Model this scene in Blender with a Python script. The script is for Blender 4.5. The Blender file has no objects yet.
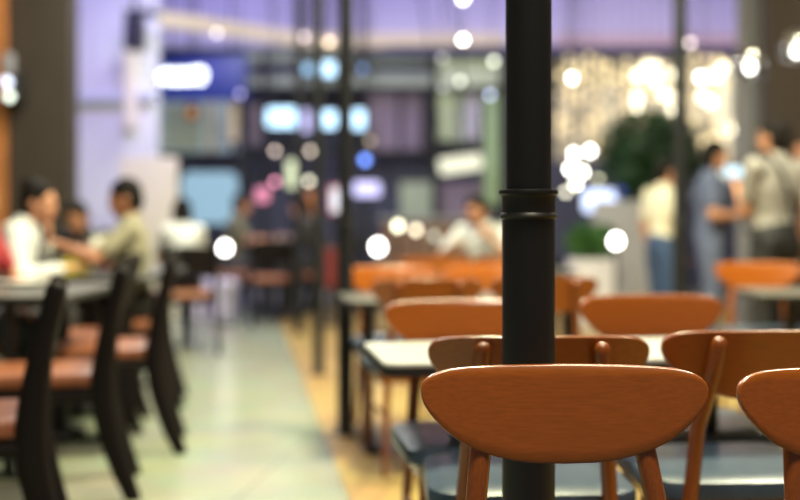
import bpy, bmesh, math, random
from mathutils import Vector, Matrix, Quaternion
random.seed(7)
C = bpy.context.scene.collection
SC = bpy.context.scene
R = math.radians
FPX, HZ, EYE = 1111.1, 218.0, 1.065          # focal length in px (50 mm on 36 mm), horizon row, eye height

def X(px, d): return (px-400)/FPX*d
def Z(py, d): return EYE-(py-HZ)/FPX*d
def P(px, py, d): return Vector((X(px, d), d, Z(py, d)))

# ------------------------------------------------------------------ materials
def new_mat(name):
    m = bpy.data.materials.new(name); m.use_nodes = True
    return m, m.node_tree, m.node_tree.nodes['Principled BSDF']

def mat(name, col, rough=.5, metal=0, var=.12, scale=8, coat=0, bump=0, stretch=(1,1,1), spec=.5, sheen=0):
    m, nt, b = new_mat(name)
    b.inputs['Roughness'].default_value = rough
    b.inputs['Metallic'].default_value = metal
    b.inputs['Coat Weight'].default_value = coat
    b.inputs['Coat Roughness'].default_value = .15
    b.inputs['Specular IOR Level'].default_value = spec
    b.inputs['Sheen Weight'].default_value = sheen
    tc = nt.nodes.new('ShaderNodeTexCoord'); mp = nt.nodes.new('ShaderNodeMapping')
    mp.inputs['Scale'].default_value = stretch
    nt.links.new(tc.outputs['Object'], mp.inputs['Vector'])
    n = nt.nodes.new('ShaderNodeTexNoise'); n.inputs['Scale'].default_value = scale
    n.inputs['Detail'].default_value = 5
    nt.links.new(mp.outputs['Vector'], n.inputs['Vector'])
    r = nt.nodes.new('ShaderNodeValToRGB')
    r.color_ramp.elements[0].position = .3; r.color_ramp.elements[1].position = .7
    r.color_ramp.elements[0].color = (*[c*(1-var) for c in col], 1)
    r.color_ramp.elements[1].color = (*[min(1, c*(1+var)) for c in col], 1)
    nt.links.new(n.outputs['Fac'], r.inputs['Fac'])
    nt.links.new(r.outputs['Color'], b.inputs['Base Color'])
    if bump:
        bp = nt.nodes.new('ShaderNodeBump'); bp.inputs['Strength'].default_value = bump
        bp.inputs['Distance'].default_value = .004
        nt.links.new(n.outputs['Fac'], bp.inputs['Height']); nt.links.new(bp.outputs['Normal'], b.inputs['Normal'])
    return m

def emit(name, col, s):
    m, nt, b = new_mat(name)
    b.inputs['Base Color'].default_value = (*[c*.25 for c in col], 1)
    b.inputs['Emission Color'].default_value = (*col, 1)
    b.inputs['Emission Strength'].default_value = s
    b.inputs['Roughness'].default_value = .4
    return m

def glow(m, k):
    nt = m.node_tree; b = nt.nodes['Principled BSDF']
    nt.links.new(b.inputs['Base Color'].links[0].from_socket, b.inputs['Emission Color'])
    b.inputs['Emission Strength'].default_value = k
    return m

def floor_mat(name, c1, c2, mortar, bw, rh, rough, rot=0, offset=.5, msize=.006):
    m, nt, b = new_mat(name)
    tc = nt.nodes.new('ShaderNodeTexCoord'); mp = nt.nodes.new('ShaderNodeMapping')
    mp.inputs['Rotation'].default_value[2] = rot
    nt.links.new(tc.outputs['Object'], mp.inputs['Vector'])
    br = nt.nodes.new('ShaderNodeTexBrick')
    br.offset = offset
    br.inputs['Color1'].default_value = (*c1, 1); br.inputs['Color2'].default_value = (*c2, 1)
    br.inputs['Mortar'].default_value = (*mortar, 1)
    br.inputs['Scale'].default_value = 1; br.inputs['Mortar Size'].default_value = msize
    br.inputs['Brick Width'].default_value = bw; br.inputs['Row Height'].default_value = rh
    nt.links.new(mp.outputs['Vector'], br.inputs['Vector'])
    n = nt.nodes.new('ShaderNodeTexNoise'); n.inputs['Scale'].default_value = 3; n.inputs['Detail'].default_value = 6
    nt.links.new(mp.outputs['Vector'], n.inputs['Vector'])
    mx = nt.nodes.new('ShaderNodeMix'); mx.data_type = 'RGBA'; mx.blend_type = 'OVERLAY'; mx.inputs[0].default_value = .3
    nt.links.new(br.outputs['Color'], mx.inputs[6]); nt.links.new(n.outputs['Color'], mx.inputs[7])
    hs = nt.nodes.new('ShaderNodeHueSaturation'); hs.inputs['Saturation'].default_value = .9
    nt.links.new(mx.outputs[2], hs.inputs['Color'])
    nt.links.new(hs.outputs['Color'], b.inputs['Base Color'])
    b.inputs['Roughness'].default_value = rough
    return m

M = dict(
 wood=mat('chair_wood', (.31,.081,.009), .25, var=.12, scale=9, coat=.4, stretch=(2.2,26,26)),
 woodleg=mat('chair_leg_wood', (.25,.066,.010), .26, var=.15, scale=9, coat=.35, stretch=(26,26,2.2)),
 slate=mat('slate_vinyl', (.045,.075,.12), .3, var=.1, scale=40, coat=.15, bump=.1),
 darkwood=mat('dark_stained_wood', (.007,.0045,.005), .65, var=.2, scale=12, stretch=(6,6,1), spec=.18),
 tan=mat('tan_leather', (.25,.085,.04), .4, var=.15, scale=30, bump=.1),
 black=mat('black_painted_steel', (.010,.011,.013), .42, var=.1, scale=6, bump=.03, spec=.4),
 blackm=mat('matte_black', (.012,.012,.013), .6, var=.1),
 white_lam=mat('pale_laminate', (.43,.45,.44), .35, var=.04, scale=3),
 grey_lam=mat('grey_laminate', (.085,.085,.08), .40, var=.08, scale=5),
 brown_wall=mat('dark_brown_plaster', (.036,.026,.017), .75, var=.12, scale=2.5),
 brown_wall2=mat('warm_brown_plaster', (.052,.037,.031), .75, var=.1, scale=2.5),
 grey_wall=mat('grey_plaster', (.25,.25,.28), .75, var=.06, scale=2),
 white_wall=mat('white_plaster', (.72,.72,.74), .7, var=.03, scale=2),
 ceil=mat('ceiling_paint', (.7,.7,.72), .8, var=.03, scale=2),
 orange=mat('orange_wood_post', (.45,.17,.05), .5, var=.25, scale=5, stretch=(6,6,1)),
 cream=mat('cream_panel', (.66,.62,.48), .6, var=.05, scale=3),
 navy=mat('navy_sign_board', (.012,.03,.22), .4, var=.08),
 shopdark=mat('shop_dark_mauve', (.07,.075,.12), .6, var=.25, scale=1.5),
 mauve=mat('shop_mauve_panel', (.22,.17,.22), .6, var=.2, scale=1.6),
 sage=mat('shop_sage_panel', (.33,.38,.27), .55, var=.12, scale=1.8),
 palegreen=mat('shop_pale_green', (.50,.58,.36), .5, var=.15, scale=2),
 green=mat('shop_green_strip', (.36,.50,.26), .5, var=.1),
 warmback=mat('shop_warm_beige', (.42,.37,.24), .6, var=.2, scale=1.3),
 paleblue=mat('shop_pale_blue', (.42,.52,.55), .5, var=.12, scale=2),
 ntrim=mat('navy_trim', (.03,.035,.10), .5),
 skin=mat('skin', (.52,.25,.15), .5, var=.06, scale=15),
 skin2=mat('tan_skin', (.40,.18,.10), .5, var=.06, scale=15),
 eye=mat('eye_dark', (.02,.015,.012), .2),
 lip=mat('lips', (.42,.13,.11), .45),
 hair=mat('black_hair', (.008,.006,.006), .75, var=.3, scale=60, stretch=(1,1,.2), spec=.15),
 hairb=mat('dark_brown_hair', (.025,.014,.010), .7, var=.3, scale=60, stretch=(1,1,.2), spec=.15),
 shoe=mat('dark_shoe', (.02,.02,.022), .5),
 c_white=mat('white_cotton', (.62,.64,.66), .8, var=.05, scale=12, bump=.2),
 c_cream=mat('cream_cotton', (.70,.66,.52), .8, var=.05, scale=12, bump=.2),
 c_black=mat('black_cotton', (.016,.016,.02), .8, var=.2, scale=12, bump=.2),
 c_olive=mat('olive_cotton', (.13,.12,.07), .8, var=.12, scale=12, bump=.2),
 c_khaki=mat('khaki_cotton', (.27,.25,.18), .8, var=.12, scale=12, bump=.2),
 c_grey=mat('grey_jersey', (.27,.255,.245), .85, var=.08, scale=12, bump=.2),
 c_denim=mat('light_denim', (.10,.125,.22), .8, var=.18, scale=40, bump=.2),
 c_jean=mat('blue_denim', (.035,.07,.16), .8, var=.18, scale=40, bump=.2),
 c_red=mat('red_cotton', (.40,.04,.05), .8, var=.1, scale=12),
 c_charcoal=mat('charcoal_cotton', (.04,.038,.042), .8, var=.1, scale=12),
 c_lav=mat('pale_lilac_cotton', (.52,.50,.66), .8, var=.06, scale=12),
 bag=mat('black_nylon', (.010,.010,.011), .55, var=.1, scale=50),
 yellow=mat('yellow_plastic', (.75,.66,.03), .4),
 redp=mat('red_plastic', (.55,.03,.03), .4),
 ceramic=mat('white_ceramic', (.8,.8,.78), .2, var=.02),
 paper=mat('white_paper', (.78,.76,.70), .7, var=.04),
 leaf=mat('dark_green_leaf', (.022,.07,.022), .5, var=.5, scale=4),
 leaf2=mat('mid_green_leaf', (.05,.15,.03), .5, var=.4, scale=4),
 bark=mat('bark', (.07,.045,.03), .8, var=.3, scale=20, bump=.4),
 planter=mat('white_planter', (.70,.69,.74), .5, var=.03),
 lilac_st=mat('lilac_upholstery', (.62,.58,.72), .7, var=.06),
 greystand=mat('grey_board', (.40,.40,.44), .6, var=.05),
 cord=mat('black_cord', (.02,.02,.02), .6),
 floor_tile=floor_mat('grey_green_floor_tile', (.27,.29,.215), (.255,.275,.205), (.185,.19,.15), 1.2, 1.2, .26, R(8), 0),
 floor_wood=floor_mat('yellow_wood_floor', (.37,.235,.048), (.30,.185,.038), (.20,.12,.03), 1.1, .11, .4, R(98)),
)
for k_, g_ in (('sage',.32),('palegreen',.34),('paleblue',.36),('mauve',.25),('green',.30),('warmback',.40),('navy',.2)): glow(M[k_], g_)  # emission put into shop panel colours for interior light; navy board backlit
m, nt, b = new_mat('clear_glass')
nt.nodes.remove(b); tr = nt.nodes.new('ShaderNodeBsdfTransparent'); gl = nt.nodes.new('ShaderNodeBsdfGlossy'); gl.inputs['Roughness'].default_value = .08
fr_ = nt.nodes.new('ShaderNodeLayerWeight'); fr_.inputs['Blend'].default_value = .25; mx = nt.nodes.new('ShaderNodeMixShader')
tr.inputs['Color'].default_value = (.93,.93,.93,1)
nt.links.new(fr_.outputs['Facing'], mx.inputs[0]); nt.links.new(tr.outputs[0], mx.inputs[1]); nt.links.new(gl.outputs[0], mx.inputs[2])
nt.links.new(mx.outputs[0], nt.nodes['Material Output'].inputs['Surface'])
M['glass'] = m

# ------------------------------------------------------------------ mesh builder
class MB:
    def __init__(s): s.v = []; s.f = []
    def add(s, vs, fs):
        o = len(s.v); s.v += [tuple(v) for v in vs]; s.f += [tuple(i+o for i in f) for f in fs]; return s
    def box(s, c, size, rot=None):
        hx, hy, hz = [k/2 for k in size]
        vs = [Vector((x, y, z)) for x in (-hx, hx) for y in (-hy, hy) for z in (-hz, hz)]
        if rot: vs = [rot @ v for v in vs]
        c = Vector(c)
        return s.add([v+c for v in vs], [(0,1,3,2),(4,6,7,5),(0,4,5,1),(2,3,7,6),(0,2,6,4),(1,5,7,3)])
    def tube(s, pts, rad, n=14, ref=None, round_ends=False):
        pts = [Vector(p) for p in pts]
        rad = [r if isinstance(r, (tuple, list)) else (r, r) for r in rad]
        if round_ends:
            a, b = pts[0], pts[-1]
            d0 = (pts[0]-pts[1]).normalized(); d1 = (pts[-1]-pts[-2]).normalized()
            k0, k1 = min(rad[0]), min(rad[-1])
            pre = []; post = []
            for t in (80, 55, 28):
                pre.append((a+d0*k0*math.sin(R(t)), tuple(q*math.cos(R(t)) for q in rad[0])))
                post.append((b+d1*k1*math.sin(R(t)), tuple(q*math.cos(R(t)) for q in rad[-1])))
            pts = [p for p, _ in pre]+pts+[p for p, _ in reversed(post)]
            rad = [r for _, r in pre]+rad+[r for _, r in reversed(post)]
        vs = []; fs = []; u = None
        for i, p in enumerate(pts):
            t = (pts[min(i+1, len(pts)-1)]-pts[max(i-1, 0)]).normalized()
            if ref is not None: u = Vector(ref)
            elif u is None: u = Vector((1,0,0)) if abs(t.x) < .8 else Vector((0,1,0))
            u = (u-t*u.dot(t)).normalized(); w = t.cross(u)
            for k in range(n):
                a = 2*math.pi*k/n
                vs.append(p+u*math.cos(a)*rad[i][0]+w*math.sin(a)*rad[i][1])
        for i in range(len(pts)-1):
            for k in range(n):
                fs.append((i*n+k, i*n+(k+1) % n, (i+1)*n+(k+1) % n, (i+1)*n+k))
        fs.append(tuple(reversed(range(n)))); fs.append(tuple(range((len(pts)-1)*n, len(pts)*n)))
        return s.add(vs, fs)
    def lathe(s, prof, c=(0,0,0), n=28):
        return s.tube([Vector(c)+Vector((0,0,z)) for r, z in prof], [r for r, z in prof], n, ref=(1,0,0))
    def ball(s, c, r, n=20, m=12, rot=None):
        r = r if isinstance(r, (tuple, list)) else (r, r, r)
        c = Vector(c); vs = [Vector((0,0,-r[2]))]; fs = []
        for i in range(1, m):
            ph = math.pi*i/m-math.pi/2
            for k in range(n):
                a = 2*math.pi*k/n
                vs.append(Vector((r[0]*math.cos(ph)*math.cos(a), r[1]*math.cos(ph)*math.sin(a), r[2]*math.sin(ph))))
        vs.append(Vector((0,0,r[2])))
        for k in range(n): fs.append((0, 1+(k+1) % n, 1+k))
        for i in range(m-2):
            for k in range(n):
                fs.append((1+i*n+k, 1+i*n+(k+1) % n, 1+(i+1)*n+(k+1) % n, 1+(i+1)*n+k))
        l = len(vs)-1
        for k in range(n): fs.append((l, 1+(m-2)*n+k, 1+(m-2)*n+(k+1) % n))
        if rot: vs = [rot @ v for v in vs]
        return s.add([v+c for v in vs], fs)
    def rslab(s, c, size, rad, prof, n=8):
        """rounded-rectangle slab; prof = [(inset, z)]"""
        cx, cy, cz = c; hx, hy = size[0]/2, size[1]/2; vs = []; fs = []
        cnt = 4*(n+1)
        for ins, z in prof:
            r = max(.001, rad-ins)
            for q, (sx, sy) in enumerate(((1,1),(-1,1),(-1,-1),(1,-1))):
                for k in range(n+1):
                    a = math.pi/2*q+math.pi/2*k/n
                    vs.append((cx+sx*(hx-rad)+r*math.cos(a), cy+sy*(hy-rad)+r*math.sin(a), cz+z))
        for i in range(len(prof)-1):
            for k in range(cnt):
                fs.append((i*cnt+k, i*cnt+(k+1) % cnt, (i+1)*cnt+(k+1) % cnt, (i+1)*cnt+k))
        fs.append(tuple(reversed(range(cnt)))); fs.append(tuple(range((len(prof)-1)*cnt, len(prof)*cnt)))
        return s.add(vs, fs)
    def mesh(s, name, bevel=0, smooth=True, angle=38):
        me = bpy.data.meshes.new(name); me.from_pydata(s.v, [], s.f)
        bm = bmesh.new(); bm.from_mesh(me)
        bmesh.ops.recalc_face_normals(bm, faces=bm.faces)
        if bevel:
            es = [e for e in bm.edges if len(e.link_faces) == 2 and e.calc_face_angle(0) > R(40)]
            bmesh.ops.bevel(bm, geom=es, offset=bevel, segments=2, affect='EDGES', profile=.6)
        bm.to_mesh(me); bm.free()
        if smooth:
            me.shade_smooth(); me.set_sharp_from_angle(angle=R(angle))
        return me

def obj(name, mb, mt, parent=None, bevel=0, smooth=True, loc=None, rz=None):
    me = mb.mesh(name, bevel, smooth) if isinstance(mb, MB) else mb
    o = bpy.data.objects.new(name, me); C.objects.link(o)
    if mt is not None and not me.materials: me.materials.append(mt)
    if parent: o.parent = parent
    if loc is not None: o.location = loc
    if rz is not None: o.rotation_euler = (0, 0, rz)
    return o

def tag(o, label, cat, group=None, kind=None):
    o['label'] = label; o['category'] = cat
    if group: o['group'] = group
    if kind: o['kind'] = kind
    return o

def thing(name, label, cat, loc=(0,0,0), rz=0, group=None):
    o = bpy.data.objects.new(name, None); C.objects.link(o); o.empty_display_size = .1
    o.location = loc; o.rotation_euler = (0, 0, rz)
    return tag(o, label, cat, group)

def struct(name, mb, mt, bevel=0):
    o = obj(name, mb, mt, bevel=bevel); o['kind'] = 'structure'; return o

def dup(root, loc, rz, label, group=None):
    def rec(o, par):
        c = o.copy(); C.objects.link(c)
        if par: c.parent = par
        for ch in kids.get(o, ()): rec(ch, c)
        return c
    kids = {}
    for o in C.objects:
        if o.parent: kids.setdefault(o.parent, []).append(o)
    r = rec(root, None)
    r.location = loc; r.rotation_euler = (0, 0, rz); r['label'] = label
    if group: r['group'] = group
    return r

def wbox(x0, x1, y0, y1, d, t=.1):
    """box whose front face stands at distance d and fills the given picture span; t = real depth"""
    return MB().box(((X(x0,d)+X(x1,d))/2, d+t/2, (Z(y0,d)+Z(y1,d))/2), (abs(X(x1,d)-X(x0,d)), t, abs(Z(y1,d)-Z(y0,d))))

# ------------------------------------------------------------------ the setting
WB = 16.0
CEIL = 4.35
struct('floor', MB().box((0, 8, -.05), (26, 24, .1)), M['floor_tile'])
# timber zone, its edge leaning like the row of posts
def zone_x(d): return -.19-.145*(d-4.2)
zv = [(zone_x(-3), -3, 0), (9, -3, 0), (9, 13, 0), (zone_x(13), 13, 0)]
mb = MB(); mb.add([(a, b, .001) for a, b, _ in zv]+[(a, b, .006) for a, b, _ in zv], [(3,2,1,0),(4,5,6,7),(0,1,5,4),(1,2,6,5),(2,3,7,6),(3,0,4,7)])
o = struct('floor_timber', mb, M['floor_wood'])
struct('ceiling', MB().box((0, 8, CEIL+.05), (26, 24, .1)), M['ceil'])
struct('wall_back', MB().box((1, WB+.75, CEIL/2), (24, .1, CEIL)), M['shopdark'])
# lavender-lit fascia above the shopfronts
struct('trim_1', MB().box((1.5, WB+.2, (3.53+CEIL)/2), (15, .4, CEIL-3.53)), M['white_wall'])
# warm lit cove that bends forward on the left
mb = MB()
path = []
for px, py, d in ((118,15,13.4),(160,19,13.6),(200,24,14.0),(250,32,14.6),(300,39,15.2),(345,41,15.7),(420,40,15.9),(503,40,15.9)):
    path.append(P(px, py, d))
mb.tube(path, [(.10,.07)]*len(path), 10, ref=(0,0,1))
struct('trim_2', mb, emit('cove_warm', (.80,.66,.50), .75))
struct('trim_3', wbox(556, 740, 34, 47, 15.85, .14), emit('cove_pink', (.72,.50,.58), .55))
struct('trim_4', wbox(345, 745, 46, 56, 15.8, .3), M['ntrim'], .01)
# walls at the sides
struct('wall_left', wbox(-40, 70, -75, 330, 9.6, .25), M['brown_wall'])
struct('wall_left_far', wbox(40, 157, -10, 292, 13.2, .15), M['white_wall'])
struct('wall_right', wbox(769, 960, -80, 345, 9.6, .2), M['brown_wall2'])
struct('wall_right_far', wbox(741, 775, -60, 335, 10.3, .15), M['grey_wall'])
struct('trim_5', wbox(-26, 3, -90, 344, 9.5, .1), M['orange'])
# low plinth at the far end of the aisle
struct('trim_6', MB().box((-1.6, 13.2, .09), (4.4, .3, .18)), M['grey_wall'])

# ------------------------------------------------------------------ shopfront bays (each pane and mullion stands in the back row)
D = WB
def bay(n, x0, x1, y0, y1, mt, d=D, t=.08, parent=None): return struct('window_%d' % n, wbox(x0, x1, y0, y1, d, t), mt)
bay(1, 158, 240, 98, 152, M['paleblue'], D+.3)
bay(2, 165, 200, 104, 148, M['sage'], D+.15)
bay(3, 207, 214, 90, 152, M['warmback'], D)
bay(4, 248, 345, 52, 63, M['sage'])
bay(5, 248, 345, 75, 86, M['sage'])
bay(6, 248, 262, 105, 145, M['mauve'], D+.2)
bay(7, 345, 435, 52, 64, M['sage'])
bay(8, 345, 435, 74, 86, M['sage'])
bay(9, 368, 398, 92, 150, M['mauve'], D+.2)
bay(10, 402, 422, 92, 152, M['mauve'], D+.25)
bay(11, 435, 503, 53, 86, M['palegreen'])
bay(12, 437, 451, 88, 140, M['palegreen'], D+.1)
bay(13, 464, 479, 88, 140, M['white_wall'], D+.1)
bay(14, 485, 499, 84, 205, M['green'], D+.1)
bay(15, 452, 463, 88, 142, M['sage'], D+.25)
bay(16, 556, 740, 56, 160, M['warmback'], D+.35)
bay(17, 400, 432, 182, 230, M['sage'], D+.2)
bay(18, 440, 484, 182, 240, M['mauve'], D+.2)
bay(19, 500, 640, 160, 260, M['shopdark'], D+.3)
struct('trim_7', wbox(239, 247, 52, 200, 15.5, .1), M['blackm'])
struct('trim_8', wbox(422, 434, 92, 160, D+.05, .1), M['blackm'])
struct('trim_9', wbox(248, 345, 64, 74, D+.02, .1), M['ntrim'])
struct('trim_10', wbox(368, 428, 65, 73, D+.02, .1), M['ntrim'])

for k, (x0, x1, y0, y1) in enumerate(((341,348,50,250),(432,438,50,250),(500,505,50,250),(262,266,50,200),(247,560,86,91),(247,435,150,154))):
    struct('trim_%d' % (11+k), wbox(x0, x1, y0, y1, D-.06, .12), M['blackm'])
t = thing('shop_counter', 'brown shop counter under the tilted light panel, behind the white-shirted diner', 'counter', (X(438,14.9), 14.9, 0))
obj('counter_front', MB().box((0,.3,.52), (1.5,.6,1.04)), mat('counter_brown', (.24,.13,.07), .5, var=.2, stretch=(1,1,6)), t, .01)
obj('worktop', MB().box((0,.28,1.06), (1.6,.7,.04)), M['white_lam'], t, .008)
obj('plinth', MB().box((0,.32,.04), (1.4,.55,.08)), M['blackm'], t)

def lightbox(name, label, cat, x0, x1, y0, y1, d, em, t=.08, group=None, rim=M['blackm'], roll=0, drop=None):
    """lit sign: casing, lit face; hung from or standing on something"""
    w, h = abs(X(x1,d)-X(x0,d)), abs(Z(y1,d)-Z(y0,d))
    c = P((x0+x1)/2, (y0+y1)/2, d)
    r = thing(name, label, cat, c, 0, group); r.rotation_euler = (0, roll, 0)
    obj('casing', MB().box((0, t/2, 0), (w+.05, t, h+.05)), rim, r, .008)
    obj('lit_face', MB().rslab((0,0,0), (w, h), min(w, h)*.18, [(0,-.01),(0,.006),(.006,.012)]), em, r).rotation_euler = (R(90), 0, 0)
    if drop == 'rod':
        for sx in (-.35, .35):
            obj('hanger', MB().tube([(sx*w, t/2, h/2), (sx*w, t/2, CEIL-c.z)], [.012]*2, 8), M['cord'], r)
    if drop == 'post':
        po = obj('post', MB().tube([(0, t/2+.03, h/2), (0, t/2+.03, .02-c.z)], [.03]*2, 10), M['blackm'], r)
        obj('foot_plate', MB().lathe([(.16,-c.z), (.16,.015-c.z), (.03,.03-c.z)], (0, t/2+.03, 0)), M['blackm'], po)
    return r

blueW = emit('screen_blue_white', (.50,.78,1.0), 2.6)
blueW2 = emit('screen_ice_blue', (.36,.66,.95), 1.8)
cyan = emit('display_cyan', (.38,.62,.76), .66)
lilacE = emit('screen_lilac', (.62,.60,1.0), 1.6)
warmW = emit('panel_warm_white', (.95,.95,.72), 1.05)
signW = emit('sign_white', (.92,.97,1.0), 4.5)
warmSh = emit('shop_warm_light', (1.0,.90,.62), .60)

lightbox('screen', 'wide ice-blue lit screen high in the far shopfront, left of the black posts', 'screen', 267, 297, 108, 127, 15.6, blueW, .1, drop='rod')
lightbox('screen', 'small lilac lit screen between the wide blue screen and the middle black post', 'screen', 303, 311, 110, 132, 15.6, lilacE, .1, drop='rod')
lightbox('screen', 'square blue lit screen seen between the two nearer black posts, lower one', 'screen', 322, 336, 111, 128, 15.6, blueW, .1, drop='rod')
lightbox('screen', 'square blue lit screen just right of the nearest left black post', 'screen', 353, 365, 110, 129, 15.6, blueW, .1, drop='rod')
lightbox('screen', 'bright blue lit screen above another, between the two nearer black posts', 'screen', 322, 335, 62, 76, 15.6, blueW, .1, drop='rod')
lightbox('screen', 'small blue lit screen high up, left of the middle black post', 'screen', 304, 312, 64, 74, 15.6, blueW2, .1, drop='rod')
lightbox('screen', 'dim blue round-cornered screen high up beside the nearest left post', 'screen', 360, 366, 66, 72, 15.6, emit('screen_dim', (.25,.45,.9), 1.2), .1, drop='rod')
lightbox('screen', 'lilac white counter screen right of the nearest left black post', 'screen', 354, 380, 182, 196, 13.5, lilacE, .1, drop='post')
lightbox('light_panel', 'large pale cyan lit display wall behind the seated diners', 'display', 181, 238, 172, 224, 14.8, cyan, .12, drop='post')
lightbox('light_panel', 'long tilted warm white light panel over the green shop counter', 'light panel', 439, 482, 156, 172, 15.4, warmW, .12, roll=R(-8), drop='rod')
lightbox('sign', 'blue white glowing sign above the white planter', 'sign', 583, 618, 190, 212, 13.0, emit('sign_lilac_white', (.62,.72,1.0), 2.2), .1, drop='post')
lightbox('sign', 'small deep blue lit sign behind the glowing white one', 'sign', 618, 626, 184, 196, 12.8, emit('sign_blue', (.1,.16,.8), .9), .1, drop='post')
lightbox('sign', 'white lit menu box with red top seen between the two nearer posts', 'sign', 331, 342, 188, 212, 13.0, emit('menu_white', (.9,.93,1.0), 1.1), .1, rim=M['redp'], drop='post')
lightbox('banner', 'small red banner on a dark stand between the two nearer posts', 'banner', 326, 335, 248, 288, 11.0, mat('dark_red_cloth', (.20,.02,.02), .8), .05, drop='post')
lightbox('banner', 'narrow orange wood-coloured banner left of the middle black post', 'banner', 306, 314, 190, 245, 12.6, M['orange'], .05, drop='post')
lightbox('sign', 'tall narrow cream-green lit sign above the dark jacketed diner', 'sign', 287, 297, 160, 188, 13.6, emit('sign_creamgreen', (.78,.86,.55), 1.1), .1, drop='post')
lightbox('sign', 'pinkish red lit sign behind the head of the olive-shirted diner', 'sign', 256, 269, 188, 202, 13.4, emit('sign_pink', (.95,.32,.48), .95), .1, drop='post')
lightbox('sign', 'low cream lit box by the arm of the dark jacketed diner', 'sign', 276, 300, 238, 250, 12.8, emit('sign_cream', (.8,.78,.62), .75), .1, drop='post')
lightbox('sign', 'small orange lamp sign inside the left shop window', 'sign', 188, 196, 108, 118, 15.7, emit('sign_orange', (.8,.3,.05), .7), .1, drop='rod')
lightbox('light_panel', 'upright cream lit panel beside the far black mullion', 'light panel', 228, 238, 104, 142, 15.4, emit('panel_cream', (.8,.66,.46), .55), .1, drop='post')

# white-lettered navy sign: lettering itself is an illegible glow
sr = thing('shop_sign', 'navy shop sign with glowing white lettering at upper left', 'sign', P(200, 77, 14.6))
obj('sign_board', MB().box((0, .08, 0), (X(246,14.6)-X(154,14.6), .12, .60)), M['navy'], sr, .01)
obj('hanger', MB().tube([(-.4,.08,.3),(-.4,.08,CEIL-sr.location.z)], [.015]*2, 8), M['cord'], sr)
obj('hanger', MB().tube([(.4,.08,.3),(.4,.08,CEIL-sr.location.z)], [.015]*2, 8), M['cord'], sr)
def stroke(pts, w=.029):
    obj('letter', MB().tube([(x*.74-.22, 0, z+.02) for x, z in pts], [w]*len(pts), 8, ref=(0,1,0), round_ends=True), signW, sr)
def arc(cx, cz, r, a0, a1, n=10, sz=1): return [(cx+r*math.cos(R(a0+(a1-a0)*i/n)), cz+sz*r*math.sin(R(a0+(a1-a0)*i/n))) for i in range(n+1)]
stroke([(-.52,.17),(-.52,-.09)]+arc(-.45,-.02,.07,-150,150))
stroke(arc(-.29,-.01,.065,0,350)); stroke([(-.19,.06),(-.19,-.05)]+arc(-.13,-.03,.06,180,360)+[(-.07,.06)])
stroke(arc(.01,-.01,.065,0,350)+[(.075,-.08)]); stroke([(.14,-.08),(.14,.06)]+arc(.18,.02,.05,150,60))
stroke(arc(.30,.0,.08,10,320))

# ------------------------------------------------------------------ globe lamps
def globe(px, py, d, dia, col, s, label, style='pendant', cat='lamp', group=None, base=0.0):
    c = P(px, py, d); r = dia/2*.64; s *= 1.25
    t = thing({'pendant':'pendant_lamp','stand':'globe_floor_lamp'}[style], label, cat, (c.x, c.y, c.z if style == 'pendant' else base), 0, group)
    em = emit('lamp_glow', col, s)
    if style == 'pendant':
        obj('bulb', MB().ball((0,0,0), (r, r, r*1.1)), em, t)
        obj('socket', MB().lathe([(.3*r, r*.9), (.45*r, r*1.0), (.42*r, r*1.5), (.1*r, r*1.65)]), M['blackm'], t)
        obj('cord', MB().tube([(0,0,r*1.5),(0,0,CEIL-c.z)], [.005]*2, 6), M['cord'], t)
    else:
        z = c.z-base
        obj('globe', MB().ball((0,0,z), (r, r, r*1.15)), em, t)
        obj('stem', MB().tube([(0,0,.02),(0,0,z-r*.9)], [.014,.014], 10), M['blackm'], t)
        obj('base', MB().lathe([(.11,0),(.11,.015),(.03,.03)]), M['blackm'], t)
    return t

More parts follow.
